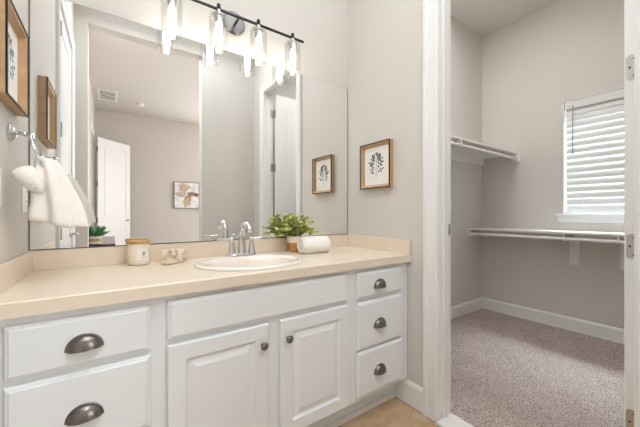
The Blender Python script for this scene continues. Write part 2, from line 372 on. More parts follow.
# closet window ------------------------------------------------------------------------------
win = sroot('window_1')
bm = newbm(); xf = CX+0.075
for a in ((WY0, WY0+0.04, WZ0, WZ1), (WY1-0.04, WY1, WZ0, WZ1), (WY0, WY1, WZ0, WZ0+0.04), (WY0, WY1, WZ1-0.04, WZ1), (WY0, WY1, 1.58, 1.62)):
    box(bm, xf, xf+0.04, *a)
obj('window_frame', bm, 'plastic', win)
bm = newbm(); box(bm, xf+0.017, xf+0.023, WY0+0.03, WY1-0.03, WZ0+0.03, WZ1-0.03); obj('pane', bm, 'pane', win)
bm = newbm()
box(bm, CX-0.045, CX+0.07, WY0-0.055, WY1+0.055, WZ0-0.022, WZ0, bev=0.004)
loft(bm, [[Vector((CX-t, y, z)) for t, y, z in ((0, WY0-0.05+d, zz), (w_, WY0-0.05+d, zz), (w_, WY1+0.05-d, zz), (0, WY1+0.05-d, zz))] for zz, w_, d in ((WZ0-0.022, 0.030, 0.0), (WZ0-0.04, 0.022, 0.012), (WZ0-0.078, 0.013, 0.018))])
obj('window_sill', bm, 'trim', win)
bm = newbm()
box(bm, CX-0.004, CX+0.075, WY0-0.0, WY0+0.006, WZ0, WZ1); box(bm, CX-0.004, CX+0.075, WY1-0.006, WY1, WZ0, WZ1); box(bm, CX-0.004, CX+0.075, WY0, WY1, WZ1-0.006, WZ1)
obj('window_jamb', bm, 'trim', win)

# blinds
bl = thing('window_blind', 'white slatted blind hanging nearly closed in the closet window', 'blind', (CX+0.03, (WY0+WY1)/2, WZ0))
hwid = (WY1-WY0)/2-0.012
bm = newbm(); H = WZ1-WZ0
box(bm, -0.030, -0.022, -hwid, hwid, H-0.078, H-0.008, bev=0.003); box(bm, -0.020, 0.028, -hwid, hwid, H-0.05, H-0.008)
obj('valance', bm, 'blind', bl)
bm = newbm(); pitch = 0.0600; zt = H-0.098; tilt = rad(79)
n_s = round((zt-0.056)/pitch)+1; pitch = (zt-0.056)/(n_s-1)
for k in range(n_s):
    zc = zt-k*pitch
    prof = []
    for s in (-1, -0.5, 0, 0.5, 1): prof.append((s*0.0325, 0.003*(1-s*s)))
    ringp = [(a, b+0.0014) for a, b in prof]+[(a, b-0.0014) for a, b in prof[::-1]]
    rot = lambda a, b: (a*math.cos(tilt)-b*math.sin(tilt), a*math.sin(tilt)+b*math.cos(tilt))
    loft(bm, [[Vector((rot(a, b)[0], y, zc+rot(a, b)[1])) for a, b in ringp] for y in (-hwid+0.004, hwid-0.004)])
obj('slats', bm, 'blind', bl, smooth=30)
bm = newbm(); box(bm, -0.022, 0.022, -hwid+0.004, hwid-0.004, 0.006, 0.026, bev=0.004); obj('bottom_rail', bm, 'blind', bl)
for y in (-0.30, 0.0, 0.30):
    bm = newbm(); tube(bm, [(-0.026, y, 0.03), (-0.026, y, H-0.06)], 0.0012, 6); obj('ladder_cord', bm, 'blind', bl)
bm = newbm(); tube(bm, [(-0.036, hwid-0.06, H-0.05), (-0.037, hwid-0.06, H-0.47)], 0.0042, 8); tube(bm, [(-0.037, hwid-0.06, H-0.47), (-0.037, hwid-0.06, H-0.50)], 0.0058, 8)
obj('tilt_wand', bm, 'wand', bl, smooth=True)['label'] = 'grey tilt wand'

# closet shelves -----------------------------------------------------------------------------
def shelf_unit(name, label, L, depth, group):
    """local: wall plane at y=0, shelf reaches -y, runs 0..L along x, shelf top at z=0"""
    r = thing(name, label, 'shelf', group=group)
    bm = newbm(); box(bm, 0, L, -depth, 0, -0.018, 0, bev=0.002); obj('shelf_board', bm, 'white_lam', r)
    bm = newbm(); box(bm, 0, L, -0.02, 0, -0.088, -0.018); obj('wall_cleat', bm, 'white_lam', r)
    bm = newbm(); tube(bm, [(0.004, -depth+0.012, -0.062), (L-0.004, -depth+0.012, -0.062)], 0.014, 16); obj('hanging_rod', bm, 'white_lam', r, smooth=True)
    return r
def rod_end(r, x, depth):
    bm = newbm(); s = 1 if x < 0.5 else -1
    box(bm, min(x, x+s*0.018), max(x, x+s*0.018), -depth-0.022, -depth+0.045, -0.095, -0.012, bev=0.004)
    lathe(bm, [(0.021, 0), (0.021, 0.028), (0.017, 0.030)], 20, at(x, -depth+0.012, -0.062) @ Matrix.Rotation(rad(90*s), 4, 'Y'))
    obj('rod_socket', bm, 'plastic', r, smooth=True)
def shelf_bracket(r, x, depth):
    bm = newbm()
    box(bm, x-0.035, x+0.035, -0.022, -0.002, -0.31, -0.088, bev=0.003)          # wall plate
    # arm under the board with a curved brace
    t = bmesh.new()
    out = [(-0.022, -0.018), (-depth+0.0, -0.018), (-depth+0.0, -0.034)]
    out += [tuple(v)[:2] for v in bez((-depth+0.05, -0.04, 0), (-0.12, -0.05, 0), (-0.05, -0.09, 0), (-0.03, -0.24, 0), 10)]
    out += [(-0.022, -0.24)]
    loft(t, [[Vector((xx, a, b)) for a, b in out] for xx in (x-0.006, x+0.006)]); merge(bm, t)
    # hook cradling the rod
    pts = [(x, -depth+0.012+0.019*math.cos(a), -0.062+0.019*math.sin(a)) for a in [rad(100+26*k) for k in range(9)]]
    pts = [(x, -depth+0.012, -0.034)]+pts
    tube(bm, pts, 0.006, 8)
    lathe(bm, [(0.006, -0.003), (0.006, 0.0)], 10, at(x, -0.022, -0.20) @ ROTX)
    obj('bracket', bm, 'plastic', r, smooth=True)
DL = 0.29
low = shelf_unit('closet_shelf', 'white shelf with hanging rod below the closet window', 1.80, DL, 'white closet shelves')
low.location = (CX, 0.060, 0.930); low.rotation_euler = (0, 0, rad(-90))
rod_end(low, 0.0, DL)
# local x=0 is at the closet left wall (y=0.077)
low.location = (CX, 0.077, 0.930)
for x in (0.83, 1.165): shelf_bracket(low, x, DL)
DU = 0.365
upp = shelf_unit('closet_shelf', 'white shelf with hanging rod high on the closet side wall', CX-1.80, DU, 'white closet shelves')
upp.location = (1.80, 0.077, 1.722)
rod_end(upp, CX-1.80, DU)
shelf_bracket(upp, 0.87, DU)

# ------------------------------------------------------------------ vanity
YF = -0.535      # face frame front
van = thing('vanity_cabinet', 'white painted vanity cabinet with raised panel doors and pewter pulls', 'cabinet', (0, 0, 0))
CT, CB = 0.857, 0.815
bm = newbm()
# carcass sides, bottom, face frame members
box(bm, 0.004, 0.020, YF+0.018, -0.002, 0.145, CB); box(bm, 1.648, 1.666, YF+0.018, -0.002, 0.145, CB); box(bm, 0.02, 1.648, YF+0.018, -0.002, 0.145, 0.163)
for x in (0.404, 1.236): box(bm, x-0.009, x+0.009, YF+0.018, -0.002, 0.163, CB)
obj('carcass', bm, 'cab', van)
bm = newbm()
for a in ((0.004, 0.062), (0.370, 0.436), (1.198, 1.270), (1.582, 1.666)): box(bm, a[0], a[1], YF, YF+0.018, 0.145, CB)
for z0, z1 in ((0.782, CB), (0.145, 0.180)): box(bm, 0.006, 1.664, YF+0.0006, YF+0.0178, z0, z1)
box(bm, 0.06, 1.6, YF+0.0006, YF+0.0176, 0.620, 0.672)
for x0, x1 in ((0.06, 0.375), (1.265, 1.59)): box(bm, x0, x1, YF+0.0006, YF+0.0176, 0.385, 0.413)
box(bm, 0.784, 0.852, YF+0.0003, YF+0.0174, 0.15, 0.66)
obj('face_frame', bm, 'cab', van)
bm = newbm(); box(bm, 0.004, 1.666, -0.450, -0.436, 0, 0.145); box(bm, 0.004, 1.655, -0.458, -0.450, 0, 0.03, bev=0.003); obj('toe_kick', bm, 'cab', van)

def rect(x0, x1, z0, z1, y): return [Vector((x0, y, z0)), Vector((x1, y, z0)), Vector((x1, y, z1)), Vector((x0, y, z1))]
def front(name, x0, x1, z0, z1, prof, parent):
    bm = newbm(); loft(bm, [rect(x0+i, x1-i, z0+i, z1-i, YF-d) for i, d in prof])
    return obj(name, bm, 'cab', parent)
SLAB = [(0, 0.0005), (0, 0.009), (0.004, 0.0135), (0.009, 0.0150), (0.012, 0.0185)]
RAISED = [(0, 0.0005), (0, 0.014), (0.003, 0.018), (0.006, 0.019), (0.056, 0.019), (0.058, 0.0175), (0.063, 0.0105), (0.070, 0.0095), (0.092, 0.0165), (0.094, 0.0175)]
def cup_pull(parent, x, z):
    bm = newbm(); a, b, c = 0.0405, 0.039, 0.0235; n, m = 24, 10
    def surf(a, b, c, off):
        rows = []
        for j in range(m+1):
            ph = PI/2*j/m
            rows.append([Vector((x+a*math.cos(PI*i/n)*math.cos(ph*0.999), YF-0.0187-off-c*math.sin(ph), z-0.018+b*math.sin(PI*i/n)*math.cos(ph*0.999))) for i in range(n+1)])
        return rows
    # dome: quarter ellipsoid open underneath, outer skin then inner skin
    A = surf(a, b, c, 0); B = surf(a-0.0028, b-0.0028, c-0.0028, 0)
    va = [[bm.verts.new(p) for p in r] for r in A]; vb = [[bm.verts.new(p) for p in r] for r in B]
    for g in (va, vb):
        for j in range(m):
            for i in range(n): bm.faces.new((g[j][i], g[j][i+1], g[j+1][i+1], g[j+1][i]))
    for e in (0, n):
        for j in range(m): bm.faces.new((va[j][e], va[j+1][e], vb[j+1][e], vb[j][e]))
    # rolled flange round the arch
    tube(bm, [(x+(a+0.0015)*math.cos(PI*i/n), YF-0.0195, z-0.018+(b+0.0015)*math.sin(PI*i/n)) for i in range(n+1)], 0.0034, 8)
    # lip along the open edge
    tube(bm, [(x+(a-0.001)*math.cos(PI*i/n), YF-0.0195-(c-0.001)*math.sin(PI*i/n), z-0.018) for i in range(n+1)], 0.0016, 6)
    return obj('cup_pull', bm, 'pewter', parent, smooth=50)
def knob(parent, x, z):
    bm = newbm(); lathe(bm, [(0.008, 0), (0.0065, 0.004), (0.0055, 0.012), (0.010, 0.016), (0.0155, 0.019), (0.0158, 0.022), (0.012, 0.0265), (0.0, 0.028)], 24, at(x, YF-0.019, z) @ ROTX)
    return obj('knob', bm, 'pewter', parent, smooth=50)
for x0, x1 in ((0.043, 0.378), (1.269, 1.602)):
    for z0, z1 in ((0.647, 0.790), (0.403, 0.630), (0.168, 0.394)) if x0 < 1 else ((0.660, 0.791), (0.403, 0.641), (0.168, 0.394)):
        d = front('drawer', x0, x1, z0, z1, SLAB, van)
        cup_pull(d, (x0+x1)/2-(0.0 if x0 < 1 else 0.012), (z0+z1)/2-0.004)
front('false_front', 0.426, 1.208, 0.663, 0.794, SLAB, van)
for x0, x1, kx in ((0.426, 0.793, 0.764), (0.843, 1.214, 0.876)):
    d = front('door', x0, x1, 0.156, 0.646, RAISED, van); knob(d, kx, 0.568)

# countertop with an oval cut-out for the sink
SX, SY, SA, SB = 0.815, -0.312, 0.252, 0.213
ctop = thing('countertop', 'long cream laminate countertop with matching low backsplashes', 'countertop', (0, 0, CB))
bm = newbm(); N = 48
hole = lambda z: [Vector((SX+(SA-0.02)*math.cos(2*PI*i/N), SY+(SB-0.02)*math.sin(2*PI*i/N), z)) for i in range(N)]
X0, X1, Y0, Y1 = 0.002, 1.668, -0.562, -0.002
def outer(z, e=0.0):
    pts = []
    for i in range(N):
        c, s = math.cos(2*PI*i/N), math.sin(2*PI*i/N)
        tx = ((X1-SX) if c > 0 else (SX-X0))/max(abs(c), 1e-9); ty = ((Y1-SY) if s > 0 else (SY-Y0-e))/max(abs(s), 1e-9); t = min(tx, ty)
        pts.append(Vector((SX+c*t, SY+s*t, z)))
    # pull the nearest samples onto the four corners
    for cx_, cy_ in ((X0, Y0+e), (X1, Y0+e), (X1, Y1), (X0, Y1)):
        k = min(range(N), key=lambda q: (pts[q].xy-Vector((cx_, cy_))).length); pts[k] = Vector((cx_, cy_, z))
    return pts
h0 = 0.0; T = CT-CB
loft(bm, [hole(0), hole(T), outer(T, 0.004), outer(T-0.004, 0.0), outer(0, 0.0), hole(0)], cap0=False, cap1=False)
bmesh.ops.remove_doubles(bm, verts=bm.verts, dist=1e-6)
obj('worktop', bm, 'counter', ctop)
SPH = 0.936-CB
bm = newbm(); box(bm, 0.002, 1.668, -0.020, -0.0015, T, SPH, bev=0.002); obj('backsplash', bm, 'counter', ctop)
for x0, x1 in ((0.0015, 0.016), (1.652, 1.6685)):
    bm = newbm(); box(bm, x0, x1, -0.562, -0.0205, T, SPH, bev=0.002); obj('side_splash', bm, 'counter', ctop)

# sink
snk = thing('sink', 'oval bisque drop-in basin set in the cream countertop', 'sink', (SX, SY, CT))
bm = newbm(); N = 64
def ell(a, b, z, dy=0.0): return [Vector((a*math.cos(2*PI*i/N), dy+b*math.sin(2*PI*i/N), z)) for i in range(N)]
bowl = [(SA, SB, 0.0008, 0), (SA, SB, 0.006, 0), (SA-0.004, SB-0.004, 0.011, 0), (SA-0.014, SB-0.014, 0.0135, 0), (SA-0.026, SB-0.028, 0.0125, -0.003),
        (0.212, 0.146, 0.010, -0.036), (0.205, 0.139, 0.004, -0.037), (0.196, 0.132, -0.012, -0.037), (0.182, 0.122, -0.05, -0.035), (0.155, 0.103, -0.09, -0.03), (0.11, 0.075, -0.118, -0.022), (0.05, 0.04, -0.128, -0.01), (0.02, 0.02, -0.131, -0.005)]
under = [(0.03, 0.03, -0.142, -0.005), (0.12, 0.085, -0.13, -0.022), (0.19, 0.13, -0.06, -0.03), (0.20, 0.14, 0.0, -0.036), (SA-0.03, SB-0.03, 0.0, 0), (SA-0.001, SB-0.001, 0.0008, 0)]
loft(bm, [ell(a, b, z, d) for a, b, z, d in bowl+under], cap0=False, cap1=False)
obj('basin', bm, 'porcelain', snk, smooth=60)
bm = newbm(); lathe(bm, [(0.022, -0.1305), (0.022, -0.128), (0.016, -0.127), (0.0, -0.126)], 24, at(0, -0.006, 0)); obj('drain', bm, 'chrome', snk, smooth=True)

# faucet
FXc, FYc, FZ = 0.830, -0.146, CT+0.0125
fau = thing('faucet', 'chrome two-handle faucet with arched spout on the oval sink', 'faucet', (FXc, FYc, FZ))
bm = newbm()
def sl(a, b, z, n=40): return [Vector((a*math.copysign(abs(math.cos(t))**0.7, math.cos(t)), b*math.copysign(abs(math.sin(t))**0.8, math.sin(t)), z)) for t in [2*PI*i/n for i in range(n)]]
loft(bm, [sl(0.078, 0.026, 0.0), sl(0.078, 0.026, 0.006), sl(0.074, 0.022, 0.011), sl(0.066, 0.016, 0.013)]); obj('base_plate', bm, 'chrome', fau, smooth=True)
bm = newbm()
path = bez((0, 0, 0.008), (0, 0.004, 0.07), (0, 0.012, 0.165), (0, -0.050, 0.163), 14)+bez((0, -0.050, 0.163), (0, -0.078, 0.162), (0, -0.098, 0.150), (0, -0.108, 0.130), 8)[1:]
rs = [0.023-0.0075*min(1, i/10) for i in range(len(path))]; rs[0] = 0.024; rs[-1] = 0.0125
tube(bm, path, rs, 20); obj('spout', bm, 'chrome', fau, smooth=50)
for sx, ang in ((-1, 180), (1, -25)):
    hd = newbm(); lathe(hd, [(0.021, 0.004), (0.020, 0.014), (0.0165, 0.030), (0.0125, 0.062), (0.0115, 0.076), (0.0135, 0.080), (0.0135, 0.088), (0.009, 0.093), (0, 0.094)], 24, at(sx*0.053, 0, 0))
    ho = obj('handle', hd, 'chrome', fau, smooth=50)
    lv = newbm(); c, s = math.cos(rad(ang)), math.sin(rad(ang))
    L = 0.075 if sx < 0 else 0.05
    tube(lv, [(sx*0.053+c*q*L, s*q*L, 0.084+0.004*q) for q in (0, 0.3, 0.7, 1.0)], [0.008, 0.0068, 0.006, 0.0068], 12)
    obj('lever', lv, 'chrome', ho, smooth=True)
bm = newbm(); tube(bm, [(0, 0.022, 0.01), (0, 0.022, 0.055)], 0.0028, 8); lathe(bm, [(0.004, 0.055), (0.006, 0.060), (0.004, 0.066), (0, 0.067)], 12, at(0, 0.022, 0)); obj('drain_lift_rod', bm, 'chrome', fau, smooth=True)

# mirror
mir = thing('mirror', 'large frameless wall mirror above the vanity', 'mirror', (0, 0, 0.94))
bm = newbm(); MZ0, MZ1 = 0.9385-0.94, 1.9865-0.94
box(bm, 0.003, 1.667, -0.0058, -0.0006, MZ0, MZ1); obj('backing', bm, 'mirror_edge', mir)
bm = newbm(); vs = [bm.verts.new(p) for p in ((0.0055, -0.0063, MZ0+0.003), (1.6635, -0.0063, MZ0+0.003), (1.6635, -0.0063, MZ1-0.001), (0.0055, -0.0063, MZ1-0.001))]
f = bm.faces.new(vs); ex = bmesh.ops.extrude_face_region(bm, geom=[f]); bmesh.ops.translate(bm, vec=(0, 0.0004, 0), verts=[g for g in ex['geom'] if isinstance(g, bmesh.types.BMVert)])
obj('glass', bm, 'mirror', mir)

# ------------------------------------------------------------------ vanity light
VX, VZ, VY = 0.836, 2.141, -0.090
vl = thing('vanity_light', 'four-light black bar sconce with clear glass cylinder shades above the mirror', 'light', (VX, 0, VZ))
bm = newbm(); lathe(bm, [(0.062, 0.0), (0.062, 0.010), (0.056, 0.016), (0.0, 0.017)], 40, at(0, -0.001, 0.012) @ ROTX); obj('backplate', bm, 'plate', vl, smooth=True)
bm = newbm(); tube(bm, [(0, -0.015, 0.0), (0, VY, 0.0)], 0.006, 12); obj('arm', bm, 'plate', vl, smooth=True)
bm = newbm(); box(bm, -0.405, 0.405, VY-0.0055, VY+0.0055, -0.0055, 0.0055, bev=0.0015); obj('bar', bm, 'black', vl)
for k in range(4):
    x = -0.329+k*0.2193
    bm = newbm(); lathe(bm, [(0.010, 0.006), (0.010, 0.024), (0.007, 0.028), (0, 0.028)], 16, at(x, VY, 0))
    obj('finial', bm, 'black', vl, smooth=True)
    bm = newbm(); lathe(bm, [(0.012, -0.005), (0.012, -0.024), (0.026, -0.028), (0.026, -0.034), (0.0185, -0.036), (0.0185, -0.072), (0.014, -0.074), (0, -0.074)], 24, at(x, VY, 0))
    so = obj('socket', bm, 'nickel', vl, smooth=True)
    bm = newbm(); n = 40; R = 0.047
    prof = [(0.022, -0.026), (0.036, -0.028), (R-0.003, -0.034), (R, -0.044), (R, -0.205), (R-0.003, -0.205), (R-0.003, -0.046), (R-0.006, -0.038), (0.035, -0.032), (0.022, -0.030)]
    lathe(bm, prof, n, at(x, VY, 0), cap0=False, cap1=False); obj('glass_shade', bm, 'glass', vl, smooth=50)
    bm = newbm(); lathe(bm, [(0.010, -0.074), (0.012, -0.085), (0.0165, -0.100), (0.0165, -0.170), (0.012, -0.182), (0.0, -0.186)], 20, at(x, VY, 0)); obj('bulb', bm, 'bulb', so, smooth=True)

# ------------------------------------------------------------------ framed prints
def leaf_shape(bm, p, d, L, w, y=0.0, mi=0):
    """flat pointed leaf in the x-z plane"""
    d = Vector((d[0], d[1])).normalized(); s = Vector((-d.y, d.x)); p = Vector(p)
    pts = [p]+[p+d*L*t+s*w*q for t, q in ((0.3, 0.8), (0.6, 1.0), (0.85, 0.55))]+[p+d*L]+[p+d*L*t-s*w*q for t, q in ((0.85, 0.55), (0.6, 1.0), (0.3, 0.8))]
    f = [bm.verts.new((q.x, y, q.y)) for q in pts]; bm.faces.new(f).material_index = mi
def framed_print(name, label, w, h, dep, inkm, seed):
    """local: hangs on the plane y=0 and faces -y; centre at the origin"""
    r = thing(name, label, 'picture', group='framed botanical prints')
    rng = random.Random(seed); fw = 0.012
    # deep wooden box frame whose inner faces slope down to the paper
    prof = [(0, 0), (0, dep-0.003), (0.002, dep), (0.004, dep-0.001), (0.012, dep-0.004), (fw+0.010, 0.009), (fw+0.012, 0.006)]
    bm = newbm(); loft(bm, [[Vector((sx*(w/2-i), -d, sz*(h/2-i))) for sx, sz in ((-1, -1), (1, -1), (1, 1), (-1, 1))] for i, d in prof], cap0=True, cap1=False)
    obj('frame', bm, 'wood', r)
    bm = newbm()
    for sx in (-1, 1):
        x = sx*(w/2-0.0015); box(bm, x-0.0028, x+0.0028, -dep-0.0015, -dep+0.003, -h/2-0.001, h/2+0.001)
    for sz in (-1, 1):
        z = sz*(h/2-0.0015); box(bm, -w/2, w/2, -dep-0.0014, -dep+0.003, z-0.0028, z+0.0028)
    obj('rim', bm, 'black', r)['label'] = 'thin black metal rim'
    bm = newbm(); box(bm, -w/2+fw, w/2-fw, -0.0075, -0.004, -h/2+fw, h/2-fw); obj('paper', bm, 'paper', r)
    bm = newbm(); s = h/0.28; yy = -0.0078
    def stem_line(a, b, t=0.0011):
        a, b = Vector(a), Vector(b); d = (b-a).normalized(); q = Vector((-d.y, d.x))*t
        bm.faces.new([bm.verts.new((p.x, yy, p.y)) for p in (a+q, b+q, b-q, a-q)])
    base = Vector((-0.004, -0.078))*s; top = Vector((0.002, 0.068))*s
    stem_line(base, top, 0.0009)
    for k in range(6):
        t = 0.14+0.80*k/6; p = base.lerp(top, t)
        for sd in (-1, 1):
            ln = (0.074*(1-0.75*abs(t-0.34)/0.66)*(0.90+0.2*rng.random()))*s; a = rad(90-sd*rng.uniform(38, 62)); q = p+Vector((math.cos(a), math.sin(a)))*ln
            stem_line(p, q, 0.0005)
            for m in (0.45, 0.75, 1.0):
                c = p.lerp(q, m); angs = (50,) if m < 0.5 else (-55, 50) if m < 1 else (0,)
                for a2 in angs:
                    aa = a+rad(a2+rng.uniform(-15, 15)); leaf_shape(bm, c, (math.cos(aa), math.sin(aa)), rng.uniform(0.014, 0.019)*s, rng.uniform(0.0046, 0.0062)*s, yy-0.0001*rng.random())
    for a2 in (90, 40, 140): leaf_shape(bm, top, (math.cos(rad(a2)), math.sin(rad(a2))), 0.017*s, 0.005*s, yy)
    obj('print', bm, inkm, r)
    return r
p1 = framed_print('framed_print', 'small wood-framed leaf sprig print on the wall beside the closet doorway', 0.258, 0.288, 0.030, 'ink', 3)
p1.location = (RW-0.001, -0.297, 1.392); p1.rotation_euler = (0, 0, rad(-90))
p2 = framed_print('framed_print', 'wood-framed leaf print on the left wall above the towel ring', 0.262, 0.286, 0.031, 'inkblue', 9)
p2.location = (0.0012, -0.325, 1.570); p2.rotation_euler = (rad(0), 0, rad(90))

# ------------------------------------------------------------------ towel ring, towel, plates
TY, TZ = -0.272, 1.352
ring = thing('towel_ring', 'chrome towel ring with round rosette on the left wall', 'towel ring', (0, TY, TZ))
ROTY = Matrix.Rotation(rad(90), 4, 'Y')
bm = newbm(); lathe(bm, [(0.029, 0), (0.029, 0.004), (0.024, 0.008), (0.020, 0.009), (0.016, 0.014), (0.009, 0.018), (0.0, 0.018)], 32, at(0.0006, 0, 0) @ ROTY); obj('rosette', bm, 'chrome', ring, smooth=True)
bm = newbm(); lathe(bm, [(0.006, 0.015), (0.0055, 0.03), (0.008, 0.036), (0.006, 0.042), (0.009, 0.052), (0.006, 0.060), (0, 0.062)], 20, at(0, 0, 0) @ ROTY); obj('post', bm, 'chrome', ring, smooth=True)
bm = newbm(); dv = Vector((0.33, 0, -0.94)); c0 = Vector((0.052, 0, -0.004))+dv*0.072
tube(bm, [c0+Vector((0, 1, 0))*0.072*math.cos(2*PI*k/40)+dv*0.072*math.sin(2*PI*k/40) for k in range(40)], 0.0042, 10, loop=True); obj('hoop', bm, 'chrome', ring, smooth=True)

tw = thing('hand_towel', 'white hand towel draped through the towel ring', 'towel', (0.08, TY, 1.05))
def fold_ring(z, cx_, cy_, ax, ay, amp, ph, n=72, k=5):
    pts = []
    for i in range(n):
        t = 2*PI*i/n; r = 1+amp*math.sin(k*t+ph)+amp*0.5*math.sin(9*t+2*ph)
        pts.append(Vector((cx_+ax*r*math.cos(t), cy_+ay*r*math.sin(t), z+0.004*math.sin(3*t+ph))))
    return pts
bm = newbm(); rows = []
# z, centre x, centre y, half width x, half width y, fold depth  (relative to world, shifted to the thing's base later)
prof = [(1.276, 0.078, 0.0, 0.010, 0.020, 0.0), (1.274, 0.084, 0.0, 0.020, 0.040, 0.05), (1.262, 0.090, 0.0, 0.029, 0.058, 0.08), (1.235, 0.096, 0.0, 0.036, 0.070, 0.10), (1.20, 0.102, -0.002, 0.044, 0.078, 0.12),
        (1.16, 0.108, -0.004, 0.054, 0.084, 0.14), (1.12, 0.114, -0.006, 0.062, 0.088, 0.15), (1.08, 0.119, -0.008, 0.069, 0.090, 0.16), (1.055, 0.121, -0.009, 0.072, 0.091, 0.16), (1.044, 0.122, -0.009, 0.071, 0.089, 0.16), (1.040, 0.122, -0.009, 0.060, 0.076, 0.16), (1.050, 0.122, -0.009, 0.03, 0.04, 0.1)]
for i, (z, cx_, cy_, ax, ay, am) in enumerate(prof):
    rows.append([p-Vector((0.08, 0, 1.05)) for p in fold_ring(z, cx_, cy_, ax, ay, am, 0.6+0.12*i)])
# hem slopes: the outer part hangs lower
for r in rows[7:]:
    for p in r: p.z += -0.20*(p.x-0.04)+0.009
loft(bm, rows); obj('drape', bm, 'towel', tw, smooth=80)
# the folded-over end, a soft cone of cloth bulging toward the room
bm = newbm(); rows = []
for j in range(15):
    t = j/14; x = 0.029+0.060*t
    zc = 1.199-0.004*t; hz = 0.017+0.027*math.sin(PI/2*min(1, t/0.7)); hy = 0.012+0.028*math.sin(PI*min(0.7, 0.12+0.62*t))
    if j == 0: hz *= 0.8; hy *= 0.7
    if t > 0.8: q = math.sqrt(max(0.02, 1-((t-0.8)/0.2)**2)); hz *= 0.25+0.75*q; hy *= 0.3+0.7*q
    rows.append([Vector((x-0.010*math.sin(a), -0.080+hy*math.cos(a), zc+hz*math.sin(a)*(1+0.06*math.sin(3*a))))-Vector((0.08, 0, 1.05)) for a in [2*PI*i/40 for i in range(40)]])
loft(bm, rows); obj('folded_end', bm, 'towel', tw, smooth=80)
bm = newbm(); box(bm, -0.004, 0.009, -0.1265, -0.1250, 0.112, 0.118, mtx=None); box(bm, -0.0015, 0.0065, -0.1269, -0.1264, 0.114, 0.116, mi=1); obj('care_tag', bm, ['paper', 'ink'], tw)

def wall_plate(label, y, z, kindn):
    r = thing('light_switch' if kindn == 'switch' else 'outlet', label, 'switch' if kindn == 'switch' else 'outlet', (0, y, z))
    bm = newbm(); box(bm, 0.0005, 0.006, -0.035, 0.035, -0.0575, 0.0575, bev=0.002); obj('plate', bm, 'plastic', r)
    bm = newbm(); box(bm, 0.005, 0.009, -0.0165, 0.0165, -0.033, 0.033, bev=0.001)
    if kindn != 'switch':
        for dz in (-0.018, 0.018):
            for dy in (-0.006, 0.006): box(bm, 0.0088, 0.0092, dy-0.001, dy+0.001, dz-0.004, dz+0.004, mi=1)
    obj('rocker' if kindn == 'switch' else 'receptacle', bm, ['plastic', 'gap'], r)
    return r
wall_plate('white rocker switch plate on the left wall near the picture edge', -0.415, 1.165, 'switch')
wall_plate('white outlet plate on the left wall beside the mirror, below the towel', -0.082, 1.150, 'outlet')

# ------------------------------------------------------------------ things on the counter
cdl = thing('candle_jar', 'cream glass candle jar with a wooden lid on the counter', 'candle', (0.374, -0.074, CT))
bm = newbm(); lathe(bm, [(0.036, 0.0004), (0.041, 0.002), (0.0445, 0.007), (0.0455, 0.018), (0.0455, 0.092), (0.044, 0.095), (0.041, 0.095), (0.0, 0.094)], 48); obj('jar', bm, 'candle', cdl, smooth=40)
bm = newbm(); lathe(bm, [(0.041, 0.0945), (0.0470, 0.0955), (0.0475, 0.097), (0.0475, 0.106), (0.046, 0.1075), (0.0, 0.1075)], 48); obj('lid', bm, 'lidwood', cdl, smooth=40)
def arc_patch(bm, r, a0, a1, z0, z1, n=12, mi=0, slant=0.0):
    lo = [bm.verts.new((r*math.cos(a0+(a1-a0)*i/n), r*math.sin(a0+(a1-a0)*i/n), z0)) for i in range(n+1)]
    hi = [bm.verts.new((r*math.cos(a0+(a1-a0)*i/n+slant), r*math.sin(a0+(a1-a0)*i/n+slant), z1)) for i in range(n+1)]
    for i in range(n): bm.faces.new((lo[i], lo[i+1], hi[i+1], hi[i])).material_index = mi
bm = newbm(); ac = rad(-70)
arc_patch(bm, 0.0459, ac-0.50, ac+0.50, 0.024, 0.072, 16)
for z, k in ((0.056, 0.0), (0.050, 0.09), (0.050, -0.09), (0.044, 0.0)): arc_patch(bm, 0.0462, ac+k-0.05, ac+k+0.05, z-0.0022, z+0.0055, 3, 1, slant=0.05)
for z, hw in ((0.036, 0.24), (0.032, 0.15)):
    for q in range(9): arc_patch(bm, 0.0462, ac-hw+2*hw*q/9, ac-hw+2*hw*(q+0.55)/9, z, z+0.0016, 1, 1)
obj('paper_label', bm, ['paper', 'inkblue'], cdl, smooth=True, recalc=False)['label'] = 'white paper label with grey leaf mark'

sb = thing('soap_bar', 'flecked cream and brown soap block standing on the counter', 'soap', (0.512, -0.128, CT), rad(41))
bm = newbm(); box(bm, -0.060, 0.060, -0.022, 0.024, 0.0005, 0.063, bev=0.010, seg=4)
for v in bm.verts:
    q = noise.noise(v.co*22)*0.004; v.co.y += q; v.co.z = max(0.0005, v.co.z+(0.004*math.sin(v.co.x*95) if v.co.z > 0.03 else 0))
obj('block', bm, 'soap', sb, smooth=True)

